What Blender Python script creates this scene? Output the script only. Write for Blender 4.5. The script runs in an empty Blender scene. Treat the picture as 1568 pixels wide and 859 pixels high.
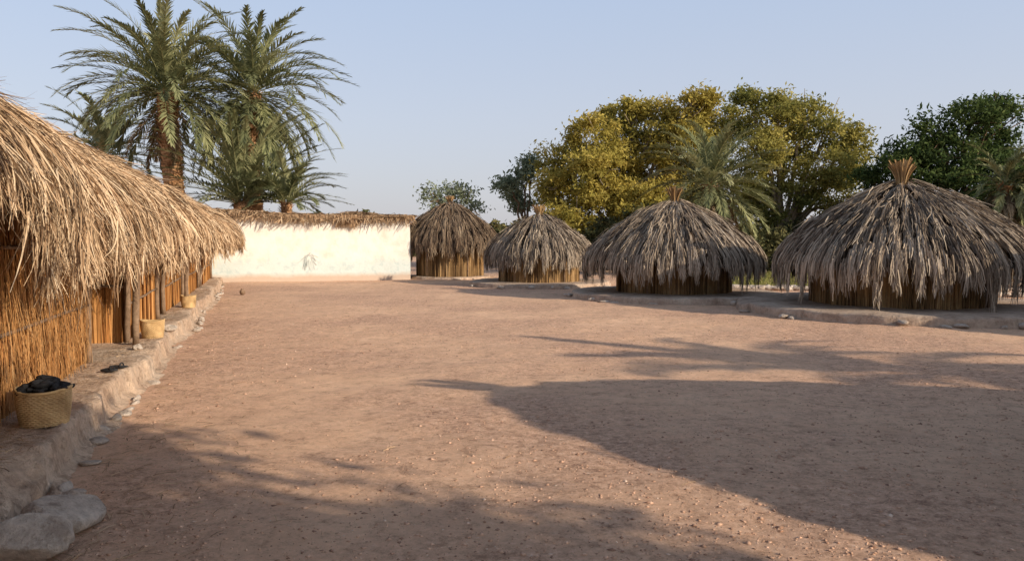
import bpy, math, numpy as np
from mathutils import Vector
rng=np.random.default_rng(11)
sc=bpy.context.scene
U=rng.uniform; G=rng.normal

# ------------------------------------------------------------ helpers
def link(o,parent=None):
    sc.collection.objects.link(o)
    if parent is not None: o.parent=parent
    return o
def empty(name,loc=(0,0,0)):
    e=bpy.data.objects.new(name,None); e.empty_display_size=0.3; sc.collection.objects.link(e); e.location=loc
    return e
def mk(name,V,F,mat,rnd=None,parent=None,smooth=False):
    V=np.asarray(V,dtype=np.float32).reshape(-1,3); F=np.asarray(F,dtype=np.int32)
    me=bpy.data.meshes.new(name); k=F.shape[1]; m=len(F)
    me.vertices.add(len(V)); me.vertices.foreach_set('co',V.ravel())
    me.loops.add(m*k); me.loops.foreach_set('vertex_index',F.ravel())
    me.polygons.add(m); me.polygons.foreach_set('loop_start',np.arange(0,m*k,k,dtype=np.int32))
    me.update(calc_edges=True)
    if smooth: me.polygons.foreach_set('use_smooth',np.ones(m,dtype=bool))
    if rnd is not None:
        a=me.attributes.new('rnd','FLOAT','POINT'); a.data.foreach_set('value',np.asarray(rnd,dtype=np.float32).ravel())
    me.materials.append(mat)
    o=bpy.data.objects.new(name,me); link(o,parent); return o
def merge(parts):
    Vs=[];Fs=[];Rs=[];n=0
    for p in parts:
        V=np.asarray(p[0],dtype=float).reshape(-1,3);F=np.asarray(p[1]);R=p[2] if len(p)>2 else np.full(len(V),.5)
        Vs.append(V);Fs.append(F+n);Rs.append(np.asarray(R).ravel());n+=len(V)
    return np.concatenate(Vs),np.concatenate(Fs),np.concatenate(Rs)
def ribbons(P,W,rnd):
    N,K,_=P.shape
    V=np.stack([P-W,P+W],axis=2).reshape(-1,3)
    i=np.arange(N)[:,None]*(K*2); k=np.arange(K-1)[None,:]*2
    b=(i+k).ravel()
    F=np.stack([b,b+1,b+3,b+2],axis=1)
    if np.ndim(rnd)==1: rnd=np.repeat(rnd,K*2)
    else: rnd=np.repeat(rnd.ravel(),2)
    return V,F,rnd
def grid(P,r=None,closed=False):
    A,B,_=P.shape
    idx=np.arange(A*B).reshape(A,B)
    if closed: idx=np.concatenate([idx,idx[:,:1]],axis=1)
    F=np.stack([idx[:-1,:-1],idx[:-1,1:],idx[1:,1:],idx[1:,:-1]],axis=-1).reshape(-1,4)
    return P.reshape(-1,3),F,(np.full(A*B,.5) if r is None else r.ravel())
def tube(pts,rad,n=8,jit=0,cap=True,r=.5):
    pts=np.asarray(pts,float); K=len(pts); rad=np.broadcast_to(rad,(K,)).astype(float)
    T=np.gradient(pts,axis=0); T/=np.linalg.norm(T,axis=1)[:,None]+1e-9
    ref=np.array([0,0,1.]) if abs(T[0,2])<.9 else np.array([1.,0,0])
    A=np.cross(T,ref); A/=np.linalg.norm(A,axis=1)[:,None]+1e-9
    B=np.cross(T,A)
    th=np.linspace(0,2*np.pi,n,endpoint=False)
    rr=rad[:,None]*(1+jit*G(size=(K,n)))
    P=pts[:,None]+rr[...,None]*(np.cos(th)[None,:,None]*A[:,None]+np.sin(th)[None,:,None]*B[:,None])
    if cap:
        P=np.concatenate([np.repeat(pts[:1],n,0)[None],P,np.repeat(pts[-1:],n,0)[None]])
    return grid(P,np.full(P.shape[:2],r),closed=True)
def snoise(x,y,seed=0,sc_=1.,oct=4):
    r=np.random.default_rng(seed); out=0;amp=1;f=sc_
    for o in range(oct):
        for j in range(3):
            a=r.uniform(0,6.28);p=r.uniform(0,6.28);ff=f*r.uniform(.7,1.3)
            out=out+amp*np.sin(ff*(x*np.cos(a)+y*np.sin(a))+p)/3
        amp*=.5;f*=2.1
    return out
def ico(c,s,rough=.15,r=.5,sub=2,facet=0):
    import bmesh
    bm=bmesh.new(); bmesh.ops.create_icosphere(bm,subdivisions=sub,radius=1)
    V=np.array([v.co[:] for v in bm.verts]); F=np.array([[v.index for v in f.verts] for f in bm.faces]); bm.free()
    sd=int(U(0,9999)); d=1+rough*(snoise(V[:,0]*2,V[:,1]*2+V[:,2]*1.7,sd,1.2,3))
    V=V*d[:,None]
    for i in range(facet):   # cut flat faces
        n=G(0,1,3); n/=np.linalg.norm(n); h=U(.55,.85); e=V@n-h; V-=np.clip(e,0,None)[:,None]*n*.92
    V=V*np.asarray(s)+np.asarray(c)
    return V,F,np.full(len(V),r)

# ------------------------------------------------------------ materials
def newmat(name):
    m=bpy.data.materials.new(name); m.use_nodes=True; nt=m.node_tree
    b=nt.nodes['Principled BSDF']; b.inputs['Roughness'].default_value=.9
    if 'Specular IOR Level' in b.inputs: b.inputs['Specular IOR Level'].default_value=.2
    return m,nt,b
def ramp(nt,stops):
    n=nt.nodes.new('ShaderNodeValToRGB'); e=n.color_ramp.elements
    e[0].position=stops[0][0]; e[0].color=(*stops[0][1],1)
    e[1].position=stops[-1][0]; e[1].color=(*stops[-1][1],1)
    for p,c in stops[1:-1]:
        x=e.new(p); x.color=(*c,1)
    return n
def noise(nt,scale,detail=5,rough=.6,co=None,stretch=None):
    n=nt.nodes.new('ShaderNodeTexNoise'); n.inputs['Scale'].default_value=scale; n.inputs['Detail'].default_value=detail; n.inputs['Roughness'].default_value=rough
    if co is not None:
        if stretch:
            mp=nt.nodes.new('ShaderNodeMapping'); mp.inputs['Scale'].default_value=stretch
            nt.links.new(co,mp.inputs['Vector']); co=mp.outputs[0]
        nt.links.new(co,n.inputs['Vector'])
    return n
def mix(nt,fac,a,b,mode='MIX'):
    m=nt.nodes.new('ShaderNodeMix'); m.data_type='RGBA'; m.blend_type=mode
    for s,v in ((m.inputs[0],fac),(m.inputs[6],a),(m.inputs[7],b)):
        if isinstance(v,(int,float)): s.default_value=v
        elif isinstance(v,tuple): s.default_value=(*v,1)
        else: nt.links.new(v,s)
    return m.outputs[2]
def geo(nt): return nt.nodes.new('ShaderNodeNewGeometry').outputs['Position']
def fibre(name,stops,vscale=1.5,var=.45,trans=0.0,dark=(.5,.5,.5)):
    m,nt,b=newmat(name)
    at=nt.nodes.new('ShaderNodeAttribute'); at.attribute_name='rnd'
    r=ramp(nt,stops); nt.links.new(at.outputs['Fac'],r.inputs[0])
    n=noise(nt,vscale,3,.6,geo(nt)); rr=ramp(nt,[(.3,dark),(.7,(1.15,1.15,1.15))]); nt.links.new(n.outputs[0],rr.inputs[0])
    c=mix(nt,var,r.outputs[0],mix(nt,1.0,r.outputs[0],rr.outputs[0],'MULTIPLY'))
    nt.links.new(c,b.inputs['Base Color'])
    if trans>0:
        t=nt.nodes.new('ShaderNodeBsdfTranslucent'); nt.links.new(c,t.inputs[0])
        ms=nt.nodes.new('ShaderNodeMixShader'); ms.inputs[0].default_value=trans
        nt.links.new(b.outputs[0],ms.inputs[1]); nt.links.new(t.outputs[0],ms.inputs[2])
        nt.links.new(ms.outputs[0],nt.nodes['Material Output'].inputs[0])
    return m
def rough_mat(name,stops,scale,bump=.4,bd=.02,fine=30,mid=None):
    m,nt,b=newmat(name); p=geo(nt)
    n=noise(nt,scale,8,.65,p); r=ramp(nt,stops); nt.links.new(n.outputs[0],r.inputs[0])
    n2=noise(nt,fine,6,.7,p); r2=ramp(nt,[(.3,(.7,.7,.7)),(.7,(1.1,1.1,1.1))]); nt.links.new(n2.outputs[0],r2.inputs[0])
    c=mix(nt,1.,r.outputs[0],r2.outputs[0],'MULTIPLY')
    bp=nt.nodes.new('ShaderNodeBump'); bp.inputs['Strength'].default_value=bump; bp.inputs['Distance'].default_value=bd
    nt.links.new(n2.outputs[0],bp.inputs['Height'])
    if mid:
        n3=noise(nt,mid,6,.75,p); b3=nt.nodes.new('ShaderNodeBump'); b3.inputs['Strength'].default_value=.6; b3.inputs['Distance'].default_value=.10
        nt.links.new(n3.outputs[0],b3.inputs['Height']); nt.links.new(b3.outputs[0],bp.inputs['Normal'])
        r3=ramp(nt,[(.38,(.62,.58,.55)),(.48,(1,1,1)),(.7,(1.1,1.1,1.1))]); nt.links.new(n3.outputs[0],r3.inputs[0]); c=mix(nt,.7,c,r3.outputs[0],'MULTIPLY')
    nt.links.new(c,b.inputs['Base Color']); nt.links.new(bp.outputs[0],b.inputs['Normal'])
    return m
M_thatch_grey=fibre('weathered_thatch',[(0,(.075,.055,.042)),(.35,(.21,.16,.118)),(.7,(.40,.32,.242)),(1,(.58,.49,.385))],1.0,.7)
M_thatch_shaded=fibre('shaded_brown_thatch',[(0,(.08,.05,.033)),(.5,(.22,.155,.105)),(1,(.36,.275,.19))],1.2)  # browner thatch of the farthest hut; its neighbour's shade is put into the colour
M_thatch_gold=fibre('straw_thatch',[(0,(.12,.07,.04)),(.4,(.41,.26,.15)),(.75,(.63,.45,.28)),(1,(.78,.61,.42))],1.6,.6)
M_reed=fibre('reed_stalks',[(0,(.17,.07,.022)),(.4,(.46,.215,.07)),(.8,(.64,.34,.125)),(1,(.76,.47,.22))],2.5)
M_reed_tan=fibre('reed_stalks_tan',[(0,(.12,.068,.03)),(.4,(.31,.19,.085)),(.8,(.47,.305,.145)),(1,(.56,.39,.21))],2.0,.6)
M_under=rough_mat('thatch_underside',[(.3,(.04,.027,.017)),(.7,(.10,.065,.04))],6)  # roof under-layer; shade between the thatch locks is put into its dark colour
M_mud=rough_mat('mud_plaster',[(.3,(.24,.14,.075)),(.7,(.38,.23,.13))],3)
M_stone=rough_mat('rough_stone',[(.3,(.48,.33,.235)),(.5,(.62,.455,.33)),(.7,(.72,.57,.44))],1.6,.8,.025,16,4.)
M_kerb=rough_mat('kerb_stone',[(.3,(.38,.275,.205)),(.5,(.52,.39,.295)),(.7,(.62,.50,.39))],1.4,.8,.03,14,3.)
M_rock=rough_mat('pale_rock',[(.3,(.44,.36,.30)),(.5,(.60,.51,.43)),(.7,(.72,.65,.57))],3,.9,.03,18,5.)
M_wood=rough_mat('pole_wood',[(.3,(.16,.10,.06)),(.7,(.36,.25,.17))],8,.4,.01,40)
M_bark=rough_mat('bark',[(.3,(.13,.08,.05)),(.7,(.30,.21,.14))],4,.6,.03,20)
M_barkpale=rough_mat('pale_bark',[(.3,(.25,.20,.13)),(.7,(.42,.35,.25))],4,.6,.03,20)
M_palmtrunk=fibre('palm_trunk',[(0,(.14,.07,.03)),(.5,(.44,.24,.12)),(1,(.66,.42,.24))],3)
M_palm=fibre('palm_fronds',[(0,(.12,.14,.07)),(.5,(.28,.30,.145)),(1,(.52,.51,.28))],.6,.4,.3)
M_palmdry=fibre('dry_fronds',[(0,(.16,.11,.06)),(1,(.44,.34,.22))],.8,.4,.1)
M_yel=fibre('yellow_leaves',[(0,(.21,.185,.045)),(.5,(.45,.36,.08)),(1,(.68,.53,.15))],.28,.6,.4,(.45,.6,.6))
M_yelg=fibre('olive_leaves',[(0,(.15,.155,.045)),(.5,(.34,.30,.08)),(1,(.56,.47,.14))],.28,.6,.4,(.42,.6,.6))
M_dkg=fibre('dark_green_leaves',[(0,(.035,.06,.02)),(.5,(.075,.12,.035)),(1,(.16,.21,.065))],.5,.5,.3)
M_grg=fibre('grey_green_leaves',[(0,(.14,.17,.11)),(.5,(.25,.29,.18)),(1,(.36,.40,.27))],.5,.5,.35)
M_shrub=fibre('shrub_leaves',[(0,(.03,.04,.017)),(.5,(.08,.085,.035)),(1,(.19,.17,.07))],.5,.5,.2)
M_grass=fibre('grass_blades',[(0,(.12,.15,.035)),(.5,(.28,.29,.08)),(1,(.48,.44,.18))],.6,.5,.3)
M_basket=fibre('woven_palm_leaf',[(0,(.36,.23,.11)),(.5,(.60,.42,.215)),(1,(.72,.56,.34))],9,.7,0,(.5,.45,.4))
M_black=rough_mat('black_charcoal',[(.3,(.012,.012,.014)),(.7,(.05,.05,.055))],20)

# ground material
def ground_mat():
    m,nt,b=newmat('sandy_gravel'); p=geo(nt)
    big=noise(nt,.25,5,.6,p)
    sand=ramp(nt,[(.3,(.72,.455,.295)),(.7,(.88,.59,.40))]); n1=noise(nt,1.3,8,.7,p); nt.links.new(n1.outputs[0],sand.inputs[0])
    grav=ramp(nt,[(.38,(.24,.14,.095)),(.46,(.56,.345,.235)),(.55,(.74,.475,.33)),(.66,(.95,.72,.56))]); n2=noise(nt,16,9,.88,p); nt.links.new(n2.outputs[0],grav.inputs[0])
    mask=ramp(nt,[(.42,(.15,.15,.15)),(.58,(1,1,1))]); nt.links.new(big.outputs[0],mask.inputs[0])
    c=mix(nt,mask.outputs[0],sand.outputs[0],grav.outputs[0])
    n3=noise(nt,5,10,.85,p); r3=ramp(nt,[(.38,(.55,.51,.49)),(.48,(.96,.96,.96)),(.64,(1.12,1.1,1.08))]); nt.links.new(n3.outputs[0],r3.inputs[0])
    c=mix(nt,.85,c,r3.outputs[0],'MULTIPLY')
    nt.links.new(c,b.inputs['Base Color']); b.inputs['Roughness'].default_value=.95
    b1=nt.nodes.new('ShaderNodeBump'); b1.inputs['Strength'].default_value=.6; b1.inputs['Distance'].default_value=.027
    nt.links.new(n2.outputs[0],b1.inputs['Height'])
    b2=nt.nodes.new('ShaderNodeBump'); b2.inputs['Strength'].default_value=.55; b2.inputs['Distance'].default_value=.09
    nt.links.new(n3.outputs[0],b2.inputs['Height']); nt.links.new(b1.outputs[0],b2.inputs['Normal'])
    nt.links.new(b2.outputs[0],b.inputs['Normal'])
    return m
M_ground=ground_mat()

# ------------------------------------------------------------ ground
def axis(lo,hi,fine_lo,fine_hi,step):
    a=list(np.arange(fine_lo,fine_hi,step)); x=fine_hi; s=step
    while x<hi: a.append(x); s*=1.25; x+=s
    a.append(hi); x=fine_lo; s=step; pre=[]
    while x>lo: s*=1.25; x-=s; pre.append(max(x,lo))
    return np.array(pre[::-1]+a)
gx=axis(-900,900,-8,12,.06); gy=axis(-900,1500,1.5,18,.06)
def gz(x,y):
    return .018*snoise(x,y,3,.9,3)+.012*snoise(x,y,5,5.,4)-.01
X,Y=np.meshgrid(gx,gy); P=np.stack([X,Y,gz(X,Y)*(np.hypot(X,Y)<120)],-1)
V,F,R=grid(P); mk('ground',V,F,M_ground,smooth=True)

# pebbles and clods
n_0=np.array([.9507,.31])
octa=np.array([[1,0,0],[-1,0,0],[0,1,0],[0,-1,0],[0,0,1],[0,0,-1.]]); of=np.array([[0,2,4],[2,1,4],[1,3,4],[3,0,4],[2,0,5],[1,2,5],[3,1,5],[0,3,5]])
def pebbles(N,ylo,yr,s0,s1,thr):
    py=ylo+yr*U(0,1,N)**1.4; px=U(-3.8,9.5,N)*(.4+py/14)
    keep=(snoise(px,py,8,.8,3)+U(-.9,.9,N)>thr); px=px[keep];py=py[keep]
    sv=(px*n_0[0]+py*n_0[1])>-1.15; px=px[sv];py=py[sv];n=len(px)
    s=s0+(s1-s0)*U(0,1,n)**2.2
    Vp=octa[None]*s[:,None,None]*U(.6,1.4,(n,1,3))+G(0,1,(n,6,3))*s[:,None,None]*.22
    Vp[...,2]*=.55; Vp+=np.stack([px,py,gz(px,py)+s*.08],-1)[:,None]
    Fp=(of[None]+6*np.arange(n)[:,None,None]).reshape(-1,3)
    return Vp.reshape(-1,3),Fp,np.repeat(U(0,1,n),6)
M_peb=fibre('pebbles',[(0,(.28,.165,.115)),(.4,(.56,.35,.24)),(.97,(.74,.49,.35)),(1,(.82,.68,.56))],3)
V,F,R=merge([pebbles(50000,3.2,14,.003,.010,-.2),pebbles(20000,3.4,18,.007,.019,.1)])
mk('gravel',V,F,M_peb,rnd=R)

# ------------------------------------------------------------ thatch
class Prof:
    def __init__(s,pts):
        pts=np.array(pts,float); 
        t=np.linspace(0,1,200); d=np.r_[0,np.cumsum(np.hypot(*np.diff(pts,axis=0).T))]; L=d[-1]; 
        r=np.interp(t*L,d,pts[:,0]); z=np.interp(t*L,d,pts[:,1])
        k=np.ones(15)/15
        rp=np.convolve(np.pad(r,7,mode='reflect',reflect_type='odd'),k,'valid'); zp=np.convolve(np.pad(z,7,mode='reflect',reflect_type='odd'),k,'valid')
        s.r,s.z,s.t,s.L=rp,zp,t,L
        tr=np.gradient(rp);tz=np.gradient(zp);l=np.hypot(tr,tz)+1e-9
        s.nr=-tz/l; s.nz=tr/l
    def __call__(s,q):
        qc=np.clip(q,0,1)
        r=np.interp(qc,s.t,s.r);z=np.interp(qc,s.t,s.z)-(q-qc)*s.L
        return r,z,np.interp(qc,s.t,s.nr),np.interp(qc,s.t,s.nz)
def thatch(prof,mapf,locks,nb,w,lock_r,lenm,thick=.06,K=5,messy=1.,tipw=.3,tv=.22,taper=.35):
    M=len(locks); th=np.repeat(locks[:,0],nb); q0=np.repeat(locks[:,1],nb); q1=np.repeat(locks[:,2],nb)
    base=np.repeat(thick*U(.2,1.6,M),nb); lr=np.repeat(lock_r*U(.7,1.4,M),nb); drift=np.repeat(G(0,.06,M),nb)*messy; tone=np.repeat(U(-tv,tv,M),nb)
    n=M*nb; st=U(0,.75,n); ql=lenm*U(.5,1.3,n)/prof.L
    qs=q0+(q1-q0)*st; qe=np.minimum(qs+ql,q1+U(-.06,.05,n)/prof.L*3)
    k=np.linspace(0,1,K)[None]
    q=qs[:,None]+(qe-qs)[:,None]*k
    prog=np.clip((q-q0[:,None])/(q1-q0)[:,None],0,1.1)
    gg=G(0,1,n); g2=np.abs(G(0,1,n))
    off=(gg*lr)[:,None]*(1-taper*prog)+drift[:,None]*prog+ (G(0,.04,n)*messy)[:,None]*k**1.5 + G(0,.006,(n,K))*messy
    no=base[:,None]*(1-.2*prog)+(g2*lr*.8)[:,None]*(1-taper*prog)+(G(0,.03,n)*messy)[:,None]*k**2
    P,T,Nn=mapf(th[:,None]+0*q,off,q,no,prof)
    P[...,2]+= -0.03*(k**2)*U(0,1,(n,1))
    ph=U(-1.2,1.2,n)[:,None,None]
    ww=w*U(.6,1.5,n)[:,None]*(1-(1-tipw)*k**2)
    W=(np.cos(ph)*T+np.sin(ph)*Nn)*ww[...,None]
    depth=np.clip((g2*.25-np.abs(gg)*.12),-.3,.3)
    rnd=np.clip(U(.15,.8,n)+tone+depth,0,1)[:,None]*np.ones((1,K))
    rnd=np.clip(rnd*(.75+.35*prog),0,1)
    return ribbons(P,W,rnd)
def hutmap(c):
    def f(th,off,q,no,prof):
        r,z,nr,nz=prof(q); a=th+off/np.maximum(r,.35)
        r2=r+nr*no; ca,sa=np.cos(a),np.sin(a)
        wob=1+.03*np.sin(3*a+c[0])+.02*np.sin(7*a+c[1]); r2=r2*wob
        P=np.stack([c[0]+r2*ca,c[1]+r2*sa,z+nz*no+(.035*np.sin(2*a+c[0]*3)+.03*np.sin(5*a+c[1])+.02*np.sin(11*a))*np.clip(r/2,0,1)],-1)
        T=np.stack([-sa,ca,0*ca],-1); Nn=np.stack([nr*ca,nr*sa,nz],-1)
        return P,T,Nn
    return f
def reedcyl(c,rad,z0,z1,n,w):
    a=U(0,2*np.pi,n); rr=rad+U(0,.035,n)
    K=3;k=np.linspace(0,1,K)[None]
    aa=a[:,None]+G(0,.008,(n,K)); zz=z0+(z1-z0)*k+G(0,.02,(n,1))
    P=np.stack([c[0]+rr[:,None]*np.cos(aa),c[1]+rr[:,None]*np.sin(aa),zz],-1)
    ph=a+np.pi/2+U(-.9,.9,n); W=np.stack([np.cos(ph),np.sin(ph),0*ph],-1)[:,None]*(w*U(.6,1.4,n))[:,None,None]*np.ones((1,K,1))
    return ribbons(P,W,np.clip(U(0,.8,n)+.2*np.sin(a*9+c[0]),0,1))
def hut(x,y,R,wr,zA,zE,zF,tuft,zb=.14,mat=M_thatch_grey,q=1.,platr=None,wallmat=M_reed_tan):
    e=empty('thatched_hut'); c=(x,y); D=zA-zE
    pr=Prof([(0.02,zA),(.12*R,zA-.05*D),(.3*R,zA-.19*D),(.55*R,zA-.42*D),(.78*R,zA-.68*D),(.92*R,zE+.10*D),(R*.99,zE-.12),(R*.99,zF)])
    parts=[]
    rows=8; locks=[]
    for i in range(rows):
        a=.0 if i==0 else .80*(i/(rows-1))**.9
        rad=max(R*min(1,(a+.2)*1.05),.4); m=int(2*np.pi*rad/(.17))
        th=np.linspace(0,2*np.pi,m,endpoint=False)+G(0,.07/rad,m)+U(0,6)
        L=.34+.08*(i/rows)
        q0=a+G(0,.04,m); q1=np.minimum(q0+L*U(.75,1.25,m),.99+G(-.01,.06,m))
        locks.append(np.stack([th,np.clip(q0,0,1),q1],1))
    locks=np.concatenate(locks)
    nb=int(44*q)
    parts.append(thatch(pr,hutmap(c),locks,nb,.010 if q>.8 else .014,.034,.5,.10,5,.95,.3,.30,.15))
    m=int(140*q); lk=np.stack([U(0,6.28,m),U(.1,.7,m),np.zeros(m)],1); lk[:,2]=np.minimum(lk[:,1]+U(.2,.4,m),1.0)
    parts.append(thatch(pr,hutmap(c),lk,7,.009,.05,.45,.15,5,2.0))
    V,F,Rr=merge(parts); mk('thatch_roof',V,F,mat,Rr,e)
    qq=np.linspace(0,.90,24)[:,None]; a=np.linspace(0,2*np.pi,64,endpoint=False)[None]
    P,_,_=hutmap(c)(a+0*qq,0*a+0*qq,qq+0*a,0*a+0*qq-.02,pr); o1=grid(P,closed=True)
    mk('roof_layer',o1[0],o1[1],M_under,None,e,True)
    n=int(90); a=U(0,2*np.pi,n); rr=U(.2,1,n)**.5
    k=np.array([0,.3,.55,.8,1.])[None]; wr_=np.array([.16,.11,.14,.21,.30])[None]*(tuft/.5)**.6
    h=tuft*U(.72,1.12,n)[:,None]
    P=np.stack([x+rr[:,None]*wr_*np.cos(a)[:,None],y+rr[:,None]*wr_*np.sin(a)[:,None],zA-.12+(h+.12)*k],-1)
    ph=a+np.pi/2+U(-1,1,n); W=np.stack([np.cos(ph),np.sin(ph),0*ph],-1)[:,None]*.014*np.ones((1,5,1))
    V,F,Rr=ribbons(P,W,U(.2,1,n)); mk('roof_tuft',V,F,M_reed_tan,Rr,e)
    t=tube([(x,y,zA-.06+.14*k_) for k_ in (0,.3,1)],[.13,.12,.11],12); mk('tuft_binding',t[0],t[1],M_wood,None,e)
    V,F,Rr=reedcyl(c,wr,zb-.02,zE+.25,int(1600*q),.013); mk('reed_wall',V,F,wallmat,Rr,e)
    aa=np.linspace(0,2*np.pi,48,endpoint=False); zz=np.array([zb-.05,zE+.3])
    P=np.stack([x+(wr-.02)*np.cos(aa)[None]+0*zz[:,None],y+(wr-.02)*np.sin(aa)[None]+0*zz[:,None],zz[:,None]+0*aa[None]],-1)
    o=grid(P,closed=True); mk('inner_wall',o[0],o[1],M_mud,None,e,True)
    ps=[]
    for i in range(5):
        a=i*2*np.pi/5+.3; ps.append(tube([(x+(wr+.04)*np.cos(a),y+(wr+.04)*np.sin(a),z) for z in (zb-.05,zb+.5,zE+.3)],.03,7,.05))
    V,F,Rr=merge(ps); mk('posts',V,F,M_wood,None,e)
    pr_=platr or R*.98
    a=np.linspace(0,2*np.pi,200,endpoint=False)[None]; rr=np.array([0.05,.5,.9,.965,.988,.997,1.0,1.01])[:,None]*pr_; zz=np.array([zb,zb,zb,zb,zb-.005,zb-.035,zb*.4,-.05])[:,None]
    rj=1+.02*snoise(10*np.cos(a),10*np.sin(a),int(x*10)%99,.9,5)
    P=np.stack([x+rr*rj*np.cos(a),y+rr*rj*np.sin(a),zz+.014*snoise(rr*np.cos(a)*4,rr*np.sin(a)*4,5,1,3)-.05*np.clip(snoise(7*np.cos(a),7*np.sin(a),9,1.2,4)-.3,0,1)*(rr>.95*pr_)],-1)
    o=grid(P,closed=True); mk('stone_platform',o[0],o[1],M_kerb,None,e,False)
    st=[]
    for i in range(int(pr_*7)):
        a=U(0,6.28); st.append(ico((x+pr_*U(1.0,1.04)*np.cos(a),y+pr_*U(1.0,1.04)*np.sin(a),U(.0,zb*.4)),(U(.05,.18),U(.05,.18),U(.03,.07)),.3,.5,2,4))
    V,F,Rr=merge(st); mk('kerb_stones',V,F,M_rock,None,e)
    return e
hut(9.02,18.0,2.72,1.90,2.86,1.20,.71,.60,.19,q=1.3,platr=3.7)
hut(4.68,22.4,2.42,1.60,2.68,1.12,.66,.46,.17,q=1.1,platr=2.95)
hut(1.0,28.7,1.93,1.46,2.50,1.18,.72,.42,.15,q=.9,platr=2.6)
hut(-2.75,34.3,2.05,1.45,3.25,1.70,1.02,.35,.10,mat=M_thatch_shaded,q=.9,platr=1.8)
# neighbouring huts of the same row, beyond the right edge of the picture
hut(14.2,13.0,2.8,1.8,3.1,1.25,.8,.5,.15,q=.5,platr=3.2)
hut(7.15,4.2,2.75,1.8,3.1,1.2,.8,.5,.15,q=.5,platr=2.7)

# ------------------------------------------------------------ left row frame: s along facade, t outward
u_=np.array([-.31,.9507]); n_=np.array([.9507,.31])
def L2W(s,t,z):
    s,t,z=np.broadcast_arrays(np.asarray(s,float),np.asarray(t,float),np.asarray(z,float))
    return np.stack([s*u_[0]+t*n_[0],s*u_[1]+t*n_[1],z],-1)
TV=np.array([u_[0],u_[1],0.]); NV=np.array([n_[0],n_[1],0.])
def linmap(tr,sgn=1,flare=None):
    def f(th,off,q,no,prof):
        r,z,nr,nz=prof(q); s=th+off
        fl=1+(0 if flare is None else flare(s))*np.clip(r/2,0,1)
        t=tr+sgn*(r*fl+nr*no)+.06*snoise(s,0*s,17,1.3,3)*np.clip(r,0,1)
        zz=z+nz*no+.055*snoise(s,0*s,18,.8,3)
        P=L2W(s,t,zz); T=np.broadcast_to(TV,P.shape); Nn=nr[...,None]*NV*sgn+nz[...,None]*np.array([0,0,1.])
        return P,T,Nn
    return f
def lockset(s0,s1,rows,sp,L0,qmax=.97,jit=.06):
    out=[]
    for i in range(rows):
        a=.80*(i/(rows-1)); m=int((s1-s0)/sp)
        th=np.linspace(s0,s1,m)+G(0,sp*.4,m); q0=np.clip(a+G(0,.04,m),0,1); q1=np.minimum(q0+L0*U(.7,1.3,m),qmax+G(-.02,jit,m))
        out.append(np.stack([th,q0,q1],1))
    return np.concatenate(out)
flareB=lambda s: -.08+np.clip((s-6)/4,0,1)*.08+np.clip((s-6)/22,0,1)*.22
profA=Prof([(0,3.06),(.5,2.86),(1.1,2.52),(1.55,2.23),(1.80,2.04),(1.90,1.88),(1.93,1.62)])
profB=Prof([(0,3.08),(.5,2.87),(1.1,2.54),(1.5,2.24),(1.76,1.98),(1.90,1.72),(1.93,1.30)])
def left_house(s0,s1,prof,segs,flare=None):
    e=empty('reed_house'); tr=-3.2
    parts=[]
    for (a,b,sp,nb,w,rows) in segs:
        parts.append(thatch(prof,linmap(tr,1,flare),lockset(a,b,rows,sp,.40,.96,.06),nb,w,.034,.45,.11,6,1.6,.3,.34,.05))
        m=int((b-a)*60); lk=np.stack([U(a,b,m),U(.1,.7,m),np.zeros(m)],1); lk[:,2]=np.minimum(lk[:,1]+U(.15,.35,m),.97)
        parts.append(thatch(prof,linmap(tr,1,flare),lk,6,w,.03,.45,.17,6,3.4))
    parts.append(thatch(prof,linmap(tr,-1),lockset(s0,s1,4,.3,.5),12,.02,.06,.7,.09,4,1.2))
    n=int((s1-s0)*110); s=U(s0,s1,n); k=np.linspace(-1,1,4)[None]; sl=G(0,.7,n)[:,None]; ln=U(.1,.4,n)[:,None]
    z0=prof.z[0]
    t=tr+k*ln*np.cos(sl)*1.2; P=L2W(s[:,None]+k*ln*np.sin(sl),t,z0+.09+.035*G(0,1,n)[:,None]-.5*np.abs(t-tr)+.05*snoise(s[:,None]+0*k,0*k,18,.8,3))
    W=TV*(.008*U(.6,1.5,n))[:,None,None]*np.ones((1,4,1)); parts.append(ribbons(P,W,U(.3,1,n)))
    V,F,R=merge(parts); mk('thatch_roof',V,F,M_thatch_gold,R,e)
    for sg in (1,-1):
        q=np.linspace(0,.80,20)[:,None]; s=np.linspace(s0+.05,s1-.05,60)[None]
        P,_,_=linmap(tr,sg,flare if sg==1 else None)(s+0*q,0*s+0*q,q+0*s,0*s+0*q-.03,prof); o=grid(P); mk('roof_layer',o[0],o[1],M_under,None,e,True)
    return e
eA=left_house(.8,5.4,profA,[(.8,3.6,.17,28,.008,7),(3.6,5.4,.12,60,.0042,9)])
eB=left_house(5.65,30.6,profB,[(5.65,10,.12,46,.0048,9),(10,18,.17,32,.008,8),(18,30.6,.22,26,.012,7)],flareB)
lk=lockset(5.2,5.6,9,.05,.5,1.12,.1); o=thatch(profA,linmap(-3.2,1),lk,44,.0042,.05,.6,.16,6,2.2); mk('frayed_end',o[0],o[1],M_thatch_gold,o[2],eA)
lk=lockset(30.3,30.8,9,.07,.45); o=thatch(profB,linmap(-3.2,1,flareB),lk,30,.012,.09,.6,.16,6,2.5); mk('frayed_end',o[0],o[1],M_thatch_gold,o[2],eB)

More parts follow.
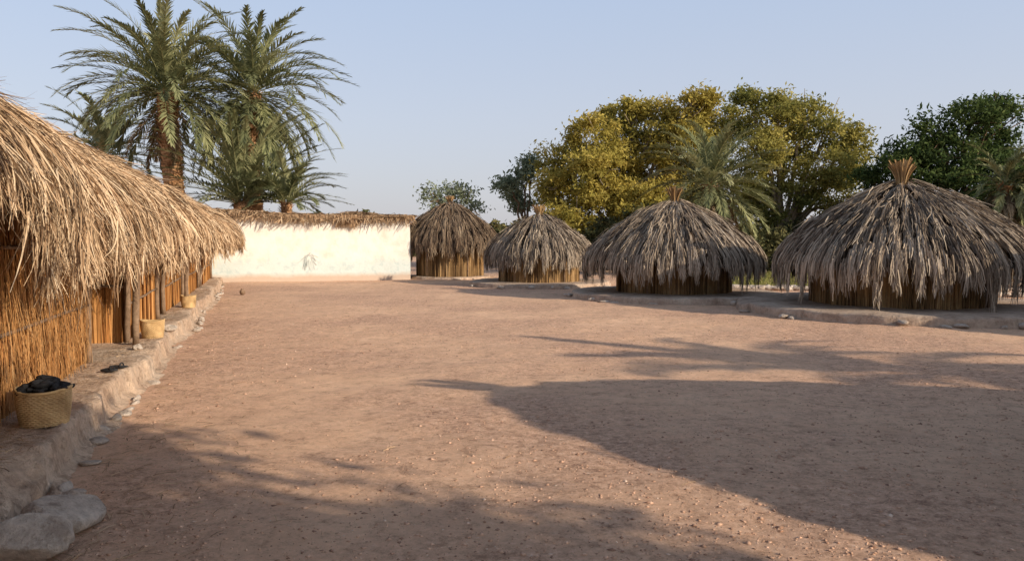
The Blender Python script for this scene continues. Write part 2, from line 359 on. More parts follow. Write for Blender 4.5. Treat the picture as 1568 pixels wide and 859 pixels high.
ZP=.25
def reedpanel(sA,tA,sB,tB,z0,z1,n,w):
    f=U(0,1,n); K=4;k=np.linspace(0,1,K)[None]
    d=np.array([sB-sA,tB-tA]); L=np.hypot(*d); d=d/L
    ss=sA+d[0]*L*f; tt=tA+d[1]*L*f; off=U(0,.05,n)
    nx,ny=d[1],-d[0]
    if ny<0 and abs(d[0])>.5: nx,ny=-nx,-ny
    wob=G(0,.014,(n,K)).cumsum(1)
    s=ss[:,None]+nx*off[:,None]+d[0]*wob; t=tt[:,None]+ny*off[:,None]+d[1]*wob
    hh=U(.0,1,n)**4*-.5
    z=z0+(z1+hh-z0)[:,None]*k
    P=L2W(s,t,z); ph=U(-1,1,n)
    dv=d[0]*TV+d[1]*NV; nv=nx*TV+ny*NV
    W=(np.cos(ph)[:,None]*dv+np.sin(ph)[:,None]*nv)[:,None]*(w*U(.5,1.6,n))[:,None,None]*np.ones((1,K,1))
    return ribbons(P,W,np.clip(U(0,1,n)*.7+.3*U(0,1,n)**2+.15*snoise(ss,tt,4,3,2),0,1))
def backing(sA,tA,sB,tB,z0,z1):
    P=np.stack([L2W([sA,sB],[tA,tB],z0),L2W([sA,sB],[tA,tB],z1)]); return grid(P)
def pole(s0,t0,z0,s1,t1,z1,r,jit=.06):
    k=np.linspace(0,1,8); p=L2W(s0+(s1-s0)*k,t0+(t1-t0)*k,z0+(z1-z0)*k)+G(0,.006,(8,3)); return tube(p,r,8,jit)
pa=[reedpanel(1,-1.92,9.6,-1.92,ZP-.02,2.15,5600,.006),reedpanel(9.6,-1.95,9.6,-5.2,ZP,2.2,700,.01)]
n=1500; ss=U(3,9.5,n); k=np.linspace(0,1,5)[None]; ln=G(0,.14,n)[:,None]
P=L2W(ss[:,None]+ln*k+G(0,.012,(n,5)),-1.86+.07*(1-k)*U(0,1.5,n)[:,None]+.02*np.sin(k*3),ZP+(U(0,1,n)**2*.9)[:,None]+U(.3,1.0,n)[:,None]*k); W=np.broadcast_to(TV,(n,5,3))*(.005*U(.6,1.4,n))[:,None,None]; pa.append(ribbons(P,W,U(.3,1,n)))
V,F,R=merge(pa); mk('reed_wall',V,F,M_reed,R,eA)
V,F,R=merge([backing(1,-1.97,9.58,-1.97,ZP,2.2),backing(9.57,-1.97,9.57,-5.2,ZP,2.2),backing(1,-5.2,9.57,-5.2,0,2.0),backing(1,-5.2,1,-1.97,0,2.0)]); mk('wall_backing',V,F,M_mud,None,eA)
ps=[pole(1,-1.82,.92,9.7,-1.82,.90,.018),pole(1,-1.84,1.55,9.7,-1.84,1.56,.016)]
for s in (9.6,): ps.append(pole(s,-1.83,ZP,s+.03,-1.83,2.1,.035))
V,F,R=merge(ps); mk('poles',V,F,M_wood,None,eA)
pb=[];bk=[];ps=[]
pb.append(reedpanel(11.4,-2.75,11.4,-1.78,ZP-.02,2.1,900,.008)); bk.append(backing(11.44,-5.2,11.44,-1.8,ZP,2.1))
pb.append(reedpanel(9.7,-3.1,11.4,-3.1,ZP,2.2,600,.01)); bk.append(backing(9.6,-3.15,11.4,-3.15,ZP,2.2))
for i,(a,b) in enumerate([(11.4,14.6),(15.5,19.2),(20.1,24.0),(24.9,30.3)]):
    pb.append(reedpanel(a,-1.78,b,-1.78,ZP-.02,2.05,int((b-a)*260),.009)); bk.append(backing(a,-1.83,b,-1.83,ZP,2.05))
    for s in (a,b): ps.append(pole(s,-1.70,ZP,s,-1.68,1.95,.04))
    for z in (.75,1.5): ps.append(pole(a,-1.71,z,b,-1.71,z+.03,.018))
ps.append(pole(11.1,-1.55,ZP,11.15,-1.53,1.95,.045)); ps.append(pole(17.2,-1.45,ZP,17.2,-1.4,1.95,.04))
ps.append(pole(11.36,-1.73,1.0,11.35,-2.7,1.02,.02))
bk+= [backing(11.4,-2.9,30.3,-2.9,ZP,2.2),backing(30.3,-1.8,30.3,-5.2,0,2.1),backing(11.4,-5.2,30.3,-5.2,0,2.1)]
V,F,R=merge(pb); mk('reed_wall',V,F,M_reed,R,eB)
V,F,R=merge(bk); mk('wall_backing',V,F,M_mud,None,eB)
V,F,R=merge(ps); mk('poles',V,F,M_wood,None,eB)

# platform along the row
s=np.arange(-3,31.2,.04)[:,None]
tc=np.array([-6,-4,-2,-1.75,-1.66,-1.58,-1.5,-1.44,-1.39,-1.36,-1.335,-1.32,-1.31,-1.30,-1.285,-1.27,-1.2,-1.1])[None]; zc=np.array([ZP,ZP,ZP,ZP,ZP,ZP,ZP,ZP,ZP,ZP,ZP-.005,ZP-.02,.20,.14,.08,.03,.0,-.06])[None]
edge=.09*snoise(s,0*s,21,1.0,4)+.03*np.round(1.5*snoise(s,0*s,25,3.,2)); wgt=np.clip((tc+1.9)/.5,0,1)
crumb=np.clip(snoise(s,0*s,29,2.3,4)-.3,0,.5)*.28
t=tc+edge*wgt+.012*snoise(s*3,tc*9,23,6,3)*wgt; z=zc-crumb*np.clip((tc+1.52)/.15,0,1)*(zc>.06)+.014*snoise(s,tc*2,22,1.8,4)+.010*snoise(s,tc*3,27,9,3)+G(0,.0025,(len(s),tc.shape[1]))
P=L2W(s,t,z); V,F,R=grid(P)
ep=empty('stone_platform'); mk('ledge',V,F,M_stone,None,ep,True)
st=[]
for i in range(40):
    ss=U(2,30); st.append(ico(L2W(ss,-1.22+.09*float(snoise(np.array(ss),np.array(0.),21,1.0,4))+U(-.02,.10),U(.0,.03)),(U(.03,.09),U(.03,.09),U(.02,.05)),.3,.5,2,5))
V,F,R=merge(st); mk('edge_stones',V,F,M_rock,None,ep,False)
def rock(s,t,z,sz): 
    V,F,R=ico(L2W(s,t,z),sz,.22,.5,4,9); V+=G(0,.001,V.shape); return mk('boulder',V,F,M_rock,None,None,True)
rock(4.85,-1.10,.05,(.19,.30,.17)); rock(4.42,-1.18,.08,(.24,.2,.17)); rock(5.35,-1.12,.02,(.07,.10,.06)); rock(10.6,-1.47,.28,(.07,.06,.05)); rock(12.9,-1.36,.27,(.16,.12,.06))
# straw litter under the eaves, on the ledge and round the huts
def litter(x,y,z,n,w):
    k=np.linspace(-1,1,3)[None]; a=U(0,6.28,n); l=U(.02,.08,n)
    P=np.stack([x[:,None]+k*(l*np.cos(a))[:,None],y[:,None]+k*(l*np.sin(a))[:,None],z[:,None]+.008+.006*(1-k**2)+G(0,.003,(n,1))],-1)
    W=np.stack([-np.sin(a),np.cos(a),G(0,.3,n)],-1)[:,None]*(w*U(.5,1.3,n))[:,None,None]*np.ones((1,3,1)); return ribbons(P,W,U(.1,.8,n))
n=1300; ss=3+U(0,1,n)**1.5*20; tt=-1.75+np.abs(G(0,.25,n)); q=L2W(ss,tt,0*tt+ZP+.012); ok=tt<-1.42; q=q[ok]; parts=[litter(q[:,0],q[:,1],q[:,2],len(q),.0028)]
tt=-1.08+np.abs(G(0,.5,n)); q=L2W(ss,tt,0*tt); q[:,2]=gz(q[:,0],q[:,1]); parts.append(litter(q[:,0],q[:,1],q[:,2],n,.0025))
n=500; x=U(-3,9,n); y=U(5,22,n); parts.append(litter(x,y,gz(x,y),n,.0025))
V,F,R=merge(parts); mk('straw_litter',V,F,M_thatch_gold,R)

# baskets
def basket(s,t,z0,r,h,fill=True):
    c=L2W(s,t,0); x,y=c[0],c[1]; e=empty('woven_basket')
    a=np.linspace(0,2*np.pi,144,endpoint=False)[None]; zz=np.linspace(0,1,80)[:,None]
    rad=r*(.86+.14*zz+.03*np.sin(zz*3.1))
    rowi=np.floor(zz*18); weave=.004*np.sin(zz*18*2*np.pi)*.6+.0055*np.sign(np.sin(a*30+rowi*np.pi))*np.abs(np.sin(zz*18*np.pi))
    rad=rad+weave*r/.2+.005*snoise(np.cos(a)*3,zz*3,3,1,3)
    P=np.stack([x+rad*np.cos(a),y+rad*np.sin(a),z0+h*zz+.012*zz*np.sin(a*2+1)],-1)
    rn=.45+.16*np.sin(zz*18*2*np.pi)+.12*np.sin(a*30+rowi*np.pi)+.2*snoise(np.cos(a)*4,np.sin(a)*4+zz*5,6,1,3)
    zi=np.linspace(1,.1,10)[:,None]; ri=r*(.80+.14*zi); Pi=np.stack([x+ri*np.cos(a),y+ri*np.sin(a),z0+h*zi+0*a],-1)
    P=np.concatenate([P,Pi]); rn=np.concatenate([rn+0*a,.3+0*zi+0*a]); V,F,R=grid(P,np.clip(rn,0,1),True); 
    parts=[(V,F,R)]
    aa=np.linspace(0,2*np.pi,60); parts.append(tube(np.stack([x+r*.985*np.cos(aa),y+r*.985*np.sin(aa),z0+h+.012*np.sin(aa*2+1)],-1),.010*r/.2,8,.15,r=.5))
    V,F,R=merge(parts); mk('weave',V,F,M_basket,R,e,True)
    if fill:
        st=[]
        for i in range(44):
            q=U(0,6.28);d=r*.8*U(0,1)**.5; st.append(ico((x+d*np.cos(q),y+d*np.sin(q),z0+h*.95+(.09*(1-d/r))*U(.3,1.2)),(U(.02,.06),U(.02,.06),U(.015,.03)),.5,.5,2))
        V,F,R=merge(st); mk('charcoal',V,F,M_black,None,e)
basket(6.5,-1.54,ZP+.0,.185,.26); basket(11.9,-1.45,ZP,.16,.24,False); basket(17.1,-1.40,ZP,.15,.24,False)
for k,(s,t) in enumerate([(8.85,-1.5),(9.05,-1.44)]):
    o=ico(L2W(s,t,ZP+.025),(.10,.045,.02),.15,.5,2); e=empty('sandal'); mk('sole',o[0],o[1],M_black,None,e,True)
    c=L2W(s,t,ZP+.03); a=np.linspace(0,np.pi,9); st2=tube(np.stack([c[0]+.03+0*a,c[1]+.042*np.cos(a),c[2]+.035*np.sin(a)],-1),.008,6); mk('strap',st2[0],st2[1],M_black,None,e,True)
def pot(x,y,k):
    h=np.array([0,.02,.1,.2,.26,.3,.31,.28])*k; r=np.array([.02,.09,.14,.13,.07,.08,.07,.05])*k; a=np.linspace(0,2*np.pi,24,endpoint=False)
    P=np.stack([x+r[:,None]*np.cos(a),y+r[:,None]*np.sin(a),h[:,None]+0*a],-1); V,F,R=grid(P,closed=True); mk('clay_pot',V,F,M_wood,None,None,True)
pot(-8.1,23.2,.6)

# ------------------------------------------------------------ whitewashed house
def white_mat():
    m,nt,b=newmat('whitewash'); p=geo(nt)
    sep=nt.nodes.new('ShaderNodeSeparateXYZ'); nt.links.new(p,sep.inputs[0])
    n=noise(nt,1.6,8,.65,p); base=ramp(nt,[(.3,(.70,.65,.56)),(.5,(.82,.785,.71)),(.75,(.85,.83,.77))]); nt.links.new(n.outputs[0],base.inputs[0])
    n2=noise(nt,2.6,6,.7,p)
    def math_(op,a,b_):
        q=nt.nodes.new('ShaderNodeMath'); q.operation=op
        for i,v in enumerate((a,b_)):
            if isinstance(v,(int,float)): q.inputs[i].default_value=v
            else: nt.links.new(v,q.inputs[i])
        return q.outputs[0]
    zz=math_('ADD',sep.outputs[2],math_('MULTIPLY',n2.outputs[0],-1.0))
    f=ramp(nt,[(.20,(1,1,1)),(.48,(0,0,0))]); nt.links.new(zz,f.inputs[0])
    c=mix(nt,math_('MULTIPLY',f.outputs[0],.7),base.outputs[0],(.58,.69,.69))
    v=noise(nt,4.,6,.65,p); fv=ramp(nt,[(.54,(0,0,0)),(.60,(1,1,1))]); nt.links.new(v.outputs[0],fv.inputs[0])
    zb=ramp(nt,[(.30,(1,1,1)),(.75,(0,0,0))]); nt.links.new(math_('MULTIPLY',sep.outputs[2],.5),zb.inputs[0])
    c=mix(nt,math_('MULTIPLY',math_('MULTIPLY',fv.outputs[0],zb.outputs[0]),.45),c,(.42,.55,.56))
    d=ramp(nt,[(-0.0,(1,1,1)),(.20,(0,0,0))]); nt.links.new(math_('ADD',sep.outputs[2],math_('MULTIPLY',n.outputs[0],-.3)),d.inputs[0])
    c=mix(nt,math_('MULTIPLY',d.outputs[0],.8),c,(.56,.40,.29))
    nt.links.new(c,b.inputs['Base Color'])
    bp=nt.nodes.new('ShaderNodeBump'); bp.inputs['Strength'].default_value=.5; bp.inputs['Distance'].default_value=.05
    nt.links.new(n.outputs[0],bp.inputs['Height']); nt.links.new(bp.outputs[0],b.inputs['Normal'])
    return m
M_white=white_mat()
M_paint=rough_mat('faded_blue_paint',[(.3,(.50,.61,.61)),(.7,(.78,.78,.73))],9)
ew=empty('whitewashed_house')
SW=32.4; t0,t1=-4.2,6.05; H=2.58
def wallface(f0,f1,z1,nn):
    k=np.linspace(0,1,nn)[None]; zz=np.linspace(-.1,1,26)[:,None]
    s=f0[0]+(f1[0]-f0[0])*k; t=f0[1]+(f1[1]-f0[1])*k
    top=z1+.05*snoise(k*12,0*k,31,1,4); z=zz*top
    bul=.025*snoise(k*9+0*zz,zz*3,33,1,4)
    if f0[0]==f1[0]: s=s+bul
    else: t=t+bul+0*s
    return grid(L2W(s+0*z,t+0*z,z))
ps=[wallface((SW,t0),(SW,t1),H,160),wallface((SW,t1),(SW+3.2,t1),H,50),wallface((SW+3.2,t0),(SW+3.2,t1),H,60),wallface((SW,t0),(SW+3.2,t0),H,30)]
V,F,R=merge(ps); mk('walls',V,F,M_white,None,ew,True)
P=L2W(np.array([SW-.05,SW+3.3])[:,None],np.linspace(t0-.1,t1+.05,40)[None],H+.06+.04*snoise(np.linspace(0,12,40)[None],0,41,1,3)); 
top=grid(P); P2=P.copy(); P2[...,2]-=.09; bot=grid(P2); rim=grid(np.stack([P[0],P2[0]])); rim2=grid(np.stack([P[1],P2[1]]))
V,F,R=merge([top,bot,rim,rim2]); mk('roof_deck',V,F,M_under,None,ew)
n=10000; s=SW+U(-.15,3.2,n)*1; s[:4000]=SW+U(-.22,.35,4000); t=U(t0,t1+.15,n); K=4;k=np.linspace(-1,1,K)[None]
az=G(0,.5,n)+np.where(U(0,1,n)<.5,0,1.4); ln=U(.1,.45,n)
S=s[:,None]+k*(ln*np.cos(az))[:,None]*.7; T=t[:,None]+k*(ln*np.sin(az))[:,None]
zb=H+.05+.17*np.abs(snoise(t,s,44,.9,4))*U(.2,1.2,n)+.03+.15*np.clip((1.5-t)/3,0,1)
Z=zb[:,None]-np.clip(SW-.02-S,0,1)*1.1+G(0,.025,(n,K))
P=L2W(S,T,Z); ph=U(0,6.28,n); W=(np.stack([np.cos(ph),np.sin(ph),G(0,.4,n)],-1))[:,None]*(.015*U(.5,1.5,n))[:,None,None]*np.array([.6,1,1,.4])[None,:,None]
V,F,R=ribbons(P,W,U(0,.8,n)); parts=[(V,F,R)]
n=3000; t=np.where(U(0,1,n)<.5,U(3.0,t1+.1,n),U(t0,t1,n)); ln=U(.1,.7,n)*np.where(t>3.0,1,.75); k=np.linspace(0,1,4)[None]
cl=snoise(t,0*t,46,3.,3); ln=ln*np.clip(.55+cl,.12,1.5)
P=L2W(SW-.12-.06*k+G(0,.02,(n,1)),t[:,None]+G(0,.06,(n,1))*k,H+.1-ln[:,None]*k); W=np.broadcast_to(NV,(n,4,3))*.014*np.array([1,1,.8,.3])[None,:,None]
parts.append(ribbons(P,W,U(0,.6,n)))
V,F,R=merge(parts); mk('palm_leaf_roof',V,F,M_thatch_gold,R,ew)
mot=[]
def strip(pts,w):
    p=np.array(pts,float); P=L2W(SW-.045,p[:,0],p[:,1])[None]; d=np.gradient(p,axis=0); d/=np.linalg.norm(d,axis=1)[:,None]
    W=(np.stack([-d[:,1]],-1)*NV+np.stack([d[:,0]],-1)*np.array([0,0,1.]))[None]*w*U(.4,1.4,(1,len(p),1)); return ribbons(P,W,np.array([.5]))
tm=1.9
for a in np.linspace(-1.9,1.9,15):
    l=U(.2,.45); b0=U(.1,.35); mot.append(strip([(tm+l*q*math.sin(a)+G(0,.02),1.0+l*q*math.cos(a)-.25*q*q) for q in (b0,.5,.7,1)],.012))
for i in range(12):
    q=U(-.25,.25); mot.append(strip([(tm+q,.4+U(0,.2)),(tm+q*.8,.6+U(0,.1)),(tm+q*.5,U(.75,1.0))],.011))
V,F,R=merge(mot); mk('painted_motif',V,F,M_paint,None,ew)

# ------------------------------------------------------------ palms
def frond(base,az,el,L,droop,nl=46,ll=.5,wid=.03,curl=0.,tone=0.):
    K=12; t=np.linspace(0,1,K); e=el-droop*t**1.35; a=az+curl*t
    d=np.stack([np.cos(e)*np.cos(a),np.cos(e)*np.sin(a),np.sin(e)],-1)
    p=np.asarray(base)+np.concatenate([[[0,0,0]],np.cumsum((d[1:]+d[:-1])/2*L/(K-1),0)])
    side=np.stack([-np.sin(a),np.cos(a),0*a],-1); up=np.cross(side,d)*-1; up=np.where(up[:,2:3]<0,-up,up)
    tw=np.linspace(.035,.008,K)
    r1=ribbons(p[None],(side*tw[:,None])[None],np.array([.95])); r2=ribbons(p[None],(up*tw[:,None]*.7)[None],np.array([.95]))
    tl=np.linspace(.13,.99,nl); tl=np.concatenate([tl,tl]); sg=np.r_[np.ones(nl),-np.ones(nl)]; n=len(tl); tl=tl+G(0,.006,n); tl=np.clip(tl,0,1)
    I=lambda A:np.stack([np.interp(tl,t,A[:,j]) for j in range(3)],-1)
    b=I(p);dd=I(d);sd=I(side);uu=I(up)
    al=np.radians(50-30*tl+G(0,6,n)); v=np.radians(28+G(0,16,n))
    dir_=dd*np.cos(al)[:,None]+(sd*sg[:,None]*np.cos(v)[:,None]+uu*np.sin(v)[:,None])*np.sin(al)[:,None]
    le=ll*np.clip(np.sin(np.pi*(tl*.82+.12))**.6,.25,1)*U(.8,1.15,n)
    kk=np.array([0,.5,1.])[None,:,None]
    P=b[:,None]+dir_[:,None]*le[:,None,None]*kk; P[...,2]-=(le[:,None]*.16)*np.array([0,.3,1.])**2
    w=np.cross(dir_,uu); w/=np.linalg.norm(w,axis=1)[:,None]+1e-9
    W=w[:,None]*np.array([.7,1,.15])[None,:,None]*wid
    rn=np.clip(U(.15,.8)+tone+G(0,.15,n),0,1)
    return [r1,r2,ribbons(P,W,rn)]
def palm(x,y,zc,L,nf=58,tr=.3,el_lo=-.5,dead=14,ll=.5,lean=(0,0),nl=50,elhi=1.45,wid=.03,dr=(.8,1.4)):
    e=empty('date_palm'); parts=[]
    for i in range(nf):
        f=(i+.5)/nf; az=i*2.39996+U(-.25,.25); el=elhi-(elhi-el_lo)*f**.95+U(-.1,.1)
        parts+=frond((x+.15*np.cos(az),y+.15*np.sin(az),zc+.35*(1-f)-.1),az,el,L*U(.82,1.1),U(*dr)*(1.15-.35*f),nl,ll,wid,curl=U(-.3,.3),tone=.12-.25*f)
    V,F,R=merge(parts); mk('fronds',V,F,M_palm,R,e)
    if dead:
        parts=[]
        for i in range(dead):
            az=U(0,6.28); parts+=frond((x+.2*np.cos(az),y+.2*np.sin(az),zc-.3-U(0,.5)),az,U(-1.0,-.3),L*U(.5,.75),U(.6,1.1),int(nl*.6),ll*.7,wid)
        V,F,R=merge(parts); mk('dry_fronds',V,F,M_palmdry,R,e)
    nz=int(zc/.035); zz=np.linspace(0,1,nz)[:,None]; m=30; a=np.linspace(0,2*np.pi,m,endpoint=False)[None]
    zm=zz*zc; row=np.floor(zm/.16); fr=(zm/.16)%1
    bo=.16*fr*(.55+.45*np.cos(a*7+row*np.pi+row*.35)); prof=tr*(1.05-.25*zz+.35*np.clip(zz-.8,0,1)*2.2+.25*np.exp(-zm/.3))
    rad=prof*(1+bo*1.3+.05*G(0,1,(nz,m)))
    lx=lean[0]*(1-zz)**1.5; ly=lean[1]*(1-zz)**1.5
    P=np.stack([x+lx+rad*np.cos(a),y+ly+rad*np.sin(a),zm+.04*np.sin(a*2+row)+0*a],-1); V,F,R=grid(P,np.clip(fr*.6+.2+G(0,.15,(nz,m)),0,1),True)
    parts=[(V,F,R)]
    n=int(zc*90); h=U(.05,1,n)**.7*zc; q=U(0,6.28,n); f=h/zc; pr=tr*(1.0-.2*f)+.35*tr*np.clip(f-.8,0,1)*2; k=np.linspace(0,1,3)[None]
    Rr=(pr[:,None]+ (.16*U(.4,1.6,n))[:,None]*k); P=np.stack([x+lean[0]*(1-f[:,None])**1.5+Rr*np.cos(q)[:,None],y+lean[1]*(1-f[:,None])**1.5+Rr*np.sin(q)[:,None],h[:,None]+.2*k],-1)
    W=np.stack([-np.sin(q),np.cos(q),0*q],-1)[:,None]*.035*np.array([1.2,1,.5])[None,:,None]; parts.append(ribbons(P,W,U(.1,1,n)))
    V,F,R=merge(parts); mk('trunk',V,F,M_palmtrunk,R,e)
    return e
def PX(px,d): return (px-784)/1184*d
def PZ(py,d): return 1.6+(370-py)/1184*d
d=36.4; palm(PX(262,d),d,PZ(146,d),4.9,100,.44,ll=.66,lean=(.6,0),el_lo=-.38,dr=(.75,1.35),wid=.031,dead=9)
d=39.5; palm(PX(392,d),d,PZ(148,d),5.0,92,.38,ll=.70,el_lo=-.9,dr=(.8,1.4),wid=.032,dead=8)
d=37.5; palm(PX(372,d),d,PZ(310,d),5.2,64,.38,ll=.55,dead=3,el_lo=.15,dr=(.5,1.0),wid=.030)
d=43.; palm(PX(165,d),d,PZ(240,d),4.2,50,.3,ll=.6,el_lo=-.5,wid=.032,dead=5)
d=37; palm(PX(440,d),d,PZ(310,d),2.6,34,.25,ll=.5,dead=4,el_lo=.2)
d=36.; palm(PX(1085,d),d,PZ(285,d),3.4,76,.35,ll=.55,dead=60,el_lo=-.7,dr=(.6,1.2),wid=.028)
d=36.; palm(PX(1600,d),d,PZ(275,d),2.4,36,.3,ll=.45,dead=50,el_lo=-.9)
d=37.; palm(PX(1535,d),d,PZ(285,d),2.2,26,.28,ll=.4,dead=50,el_lo=-.9)
# out of frame palm on the right, throws the feathery shade across the yard
palm(18.2,2.2,5.7,2.4,40,.25,ll=.45,dead=8,el_lo=-.8)

# ------------------------------------------------------------ leafy trees
def leaves(cl,size=.13,sub=16,flat=.75,ns=None,spread=.36,out=1.08):
    Pc=[];Rn=[]
    for (cx,cy,cz,r) in cl:
        m=int(sub*max(r,.8)**2/2.2)+6
        d=G(0,1,(m,3)); d/=np.linalg.norm(d,axis=1)[:,None]; rr=r*U(.35,out,m)**.55*np.where(U(0,1,m)<.12,U(1.05,1.3,m),1)
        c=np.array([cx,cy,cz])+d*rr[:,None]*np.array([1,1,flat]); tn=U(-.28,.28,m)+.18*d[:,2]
        nn=ns or 95; o=G(0,1,(m,nn,3))*np.array([spread,spread,spread*.6])*U(.6,1.3,(m,1,1)); 
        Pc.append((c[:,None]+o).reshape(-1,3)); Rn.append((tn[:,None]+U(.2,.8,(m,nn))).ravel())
    Pc=np.concatenate(Pc);Rn=np.clip(np.concatenate(Rn),0,1);n=len(Pc)
    a=G(0,1,(n,3)); a/=np.linalg.norm(a,axis=1)[:,None]; b=np.cross(a,G(0,1,(n,3))); b/=np.linalg.norm(b,axis=1)[:,None]
    sz=size*U(.6,1.4,n)[:,None]
    V=np.stack([Pc-a*sz,Pc+b*sz*.38,Pc+a*sz,Pc-b*sz*.38],1); F=np.arange(n*4).reshape(n,4)
    return V.reshape(-1,3),F,np.repeat(Rn,4)
def tree(name,bx,by,cl,mat,bark=M_bark,tr=.3,size=.13,sub=16,fork=1.8,flat=.75,ns=None,spread=.36):
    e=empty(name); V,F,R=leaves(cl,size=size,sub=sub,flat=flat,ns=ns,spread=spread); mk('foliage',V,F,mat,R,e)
    ps=[tube([(bx,by,-.1),(bx+.05,by,fork*.5),(bx,by,fork)],[tr*1.25,tr,tr*.85],10,.05)]
    for c in cl:
        p0=np.array([bx+U(-.1,.1),by,fork*U(.7,1.05)]); p1=np.array(c[:3])+np.array([0,0,c[3]*.2]); k=np.linspace(0,1,9)[:,None]
        mid=np.array([0,0,1.])*np.sin(k*np.pi)*.12*np.linalg.norm(p1-p0)
        p=p0+(p1-p0)*k+mid+G(0,.08,(9,3))*np.sin(k*np.pi); ps.append(tube(p,np.linspace(tr*.45,.03,9),7,.05))
        for j in range(4):
            i=int(U(4,8)); q=p[i]; e1=np.array(c[:3])+G(0,c[3]*.55,3); ps.append(tube([q,(q+e1)/2+G(0,.1,3),e1],[tr*.16,tr*.1,.015],5))
    V,F,R=merge(ps); mk('trunk_and_limbs',V,F,bark,None,e,True)
    return e
def C(l,d,dy=2.,k=1.):
    return [(PX(a,d),d+U(-dy,dy),PZ(b,d),r*d/1184*k) for a,b,r in l]
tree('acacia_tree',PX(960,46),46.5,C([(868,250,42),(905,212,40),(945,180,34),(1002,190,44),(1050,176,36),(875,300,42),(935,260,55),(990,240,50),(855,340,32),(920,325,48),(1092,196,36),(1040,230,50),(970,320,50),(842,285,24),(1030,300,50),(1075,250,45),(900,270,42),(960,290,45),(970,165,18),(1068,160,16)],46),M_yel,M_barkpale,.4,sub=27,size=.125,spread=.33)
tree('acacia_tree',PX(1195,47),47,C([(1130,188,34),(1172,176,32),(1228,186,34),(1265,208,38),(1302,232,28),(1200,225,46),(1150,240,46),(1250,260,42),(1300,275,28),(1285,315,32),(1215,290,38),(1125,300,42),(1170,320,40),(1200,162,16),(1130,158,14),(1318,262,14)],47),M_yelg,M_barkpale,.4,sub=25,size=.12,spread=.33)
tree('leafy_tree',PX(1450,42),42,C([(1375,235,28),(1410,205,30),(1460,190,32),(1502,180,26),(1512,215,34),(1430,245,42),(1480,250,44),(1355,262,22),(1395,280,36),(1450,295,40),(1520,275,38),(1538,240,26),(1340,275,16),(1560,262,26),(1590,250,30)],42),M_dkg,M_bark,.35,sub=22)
tree('tamarisk_tree',PX(805,50),50,C([(790,290,18),(806,268,15),(815,250,12),(800,310,18),(777,283,9)],50,1),M_grg,M_bark,.2,size=.15,sub=12,ns=70)
tree('tamarisk_tree',PX(700,48),48,C([(665,300,14),(690,290,16),(712,296,17),(722,320,15),(680,320,18)],48,1),M_grg,M_bark,.15,size=.12,sub=9,ns=50)
# shade tree behind and to the right of the photographer
def pl(x,p): return (p-.5*x)/.87
cl=[(7.6,pl(7.6,2.0),5.0,1.2),(9.2,pl(9.2,2.2),5.2,1.25),(10.8,pl(10.8,2.1),4.9,1.3),(12.2,pl(12.2,2.0),5.1,1.15),(8.6,pl(8.6,.7),4.8,1.3),(10.4,pl(10.4,.6),5.4,1.4),(12.2,pl(12.2,.7),4.6,1.3),(13.6,pl(13.6,1.6),5.0,1.1),(8.2,pl(8.2,3.3),5.2,.4),(11.4,pl(11.4,3.3),5.2,.4),(6.8,pl(6.8,1.0),4.6,1.1)]
tree('leafy_tree',10.2,pl(10.2,1.4),cl,M_dkg,M_bark,.22,sub=15)
cl=[(U(4,34),U(40,50),U(.3,2.6),U(.9,1.7)) for i in range(60)]+[(U(16,30),U(36,42),U(.3,1.6),U(.7,1.3)) for i in range(22)]
V,F,R=leaves(cl,sub=12,size=.15); mk('shrubbery',V,F,M_shrub,R)
cl=[(x,U(80,95),U(.4,3.0),U(1.5,2.6)) for x in np.arange(-75,95,1.6)]
V,F,R=leaves(cl,sub=5,size=.35,ns=45); mk('distant_trees',V,F,M_shrub,R)
n=26000; x=U(7,30,n); y=U(26,38,n); k=np.linspace(0,1,3)[None]; lx=G(0,.08,n)[:,None]; ly=G(0,.08,n)[:,None]; h=U(.06,.24,n)[:,None]
P=np.stack([x[:,None]+lx*k*k,y[:,None]+ly*k*k,h*k-.01],-1); ph=U(0,3.14,n); W=np.stack([np.cos(ph),np.sin(ph),0*ph],-1)[:,None]*.016*np.array([1,.8,.2])[None,:,None]
V,F,R=ribbons(P,W,U(0,1,n)); mk('grass',V,F,M_grass,R)
st=[]
for i in range(330):
    f=U(0,1); x=13.0+8*f; y=22.6-1.2*f; lay=int(U(0,4)); st.append(ico((x,y+U(-.15,.15),.08+.15*lay+U(-.02,.02)),(U(.1,.22),U(.1,.18),U(.06,.12)),.25,.5,2,3))
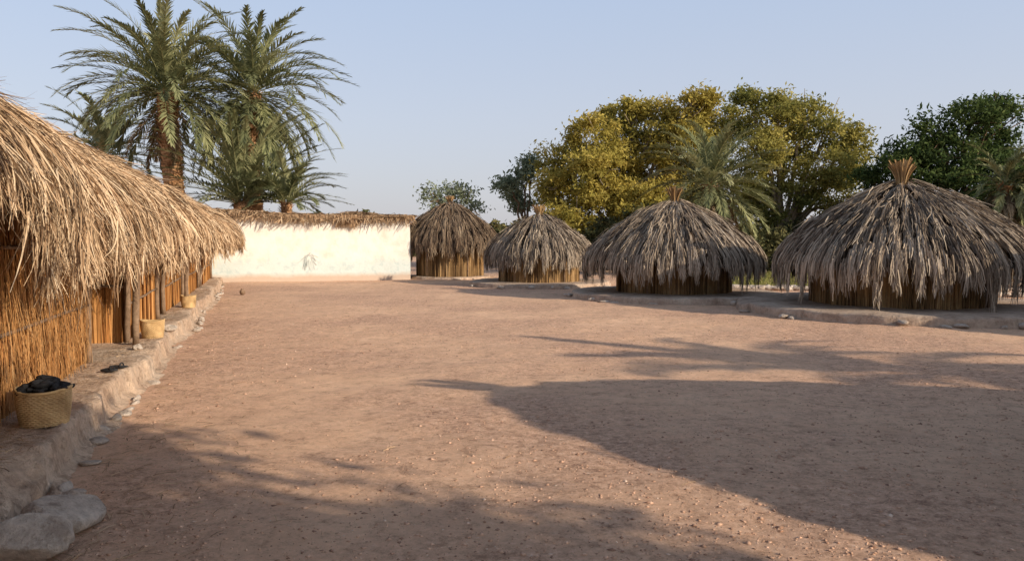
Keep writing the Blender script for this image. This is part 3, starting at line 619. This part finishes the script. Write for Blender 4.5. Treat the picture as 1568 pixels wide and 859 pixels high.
V,F,R=merge(st); mk('low_stone_wall',V,F,M_rock,None,None,False)
st=[]
for i in range(110):
    f=U(0,1); st.append(ico((6.6+5.5*f,25.6-.6*f+U(-.08,.08),.07),(U(.1,.25),U(.08,.15),U(.06,.13)),.25,.5,2,3))
V,F,R=merge(st); mk('garden_kerb',V,F,M_rock,None,None,False)

# ------------------------------------------------------------ light, sky, camera
E=math.radians(21.5); az=(.87,-.5)
sd=Vector((az[0]*math.cos(E),az[1]*math.cos(E),math.sin(E)))
sl=bpy.data.lights.new('sun','SUN'); sl.energy=5.0; sl.angle=math.radians(.5); sl.color=(1,.85,.66)
so=bpy.data.objects.new('sun',sl); link(so); so.rotation_euler=sd.to_track_quat('Z','Y').to_euler(); so.location=(20,-12,15)
w=bpy.data.worlds.new('World'); sc.world=w; w.use_nodes=True; nt=w.node_tree; bg=nt.nodes['Background']
sky=nt.nodes.new('ShaderNodeTexSky'); sky.sky_type='NISHITA'; sky.sun_disc=False; sky.sun_elevation=E; sky.sun_rotation=math.radians(120)
sky.air_density=1.0; sky.dust_density=2.5; sky.ozone_density=2.0
# thin desert haze over the clear sky
tc_=nt.nodes.new('ShaderNodeTexCoord'); sp=nt.nodes.new('ShaderNodeSeparateXYZ'); nt.links.new(tc_.outputs['Generated'],sp.inputs[0])
hz=ramp(nt,[(0,(5.8,5.6,5.9)),(.15,(5.4,5.7,6.6)),(.35,(4.4,5.4,7.2)),(.6,(2.3,2.8,3.7)),(1,(1.6,2.0,2.7))]); nt.links.new(sp.outputs[2],hz.inputs[0])
c=mix(nt,.70,sky.outputs[0],hz.outputs[0])
nt.links.new(c,bg.inputs[0]); bg.inputs[1].default_value=.13
cam=bpy.data.cameras.new('camera'); co=bpy.data.objects.new('camera',cam); link(co)
cam.sensor_width=36; cam.lens=27.2; cam.clip_end=4000; cam.clip_start=.05
co.location=(0,0,1.6); co.rotation_euler=(math.radians(90-2.88),0,0); sc.camera=co
sc.view_settings.view_transform='Standard'; sc.view_settings.look='None'; sc.view_settings.exposure=0
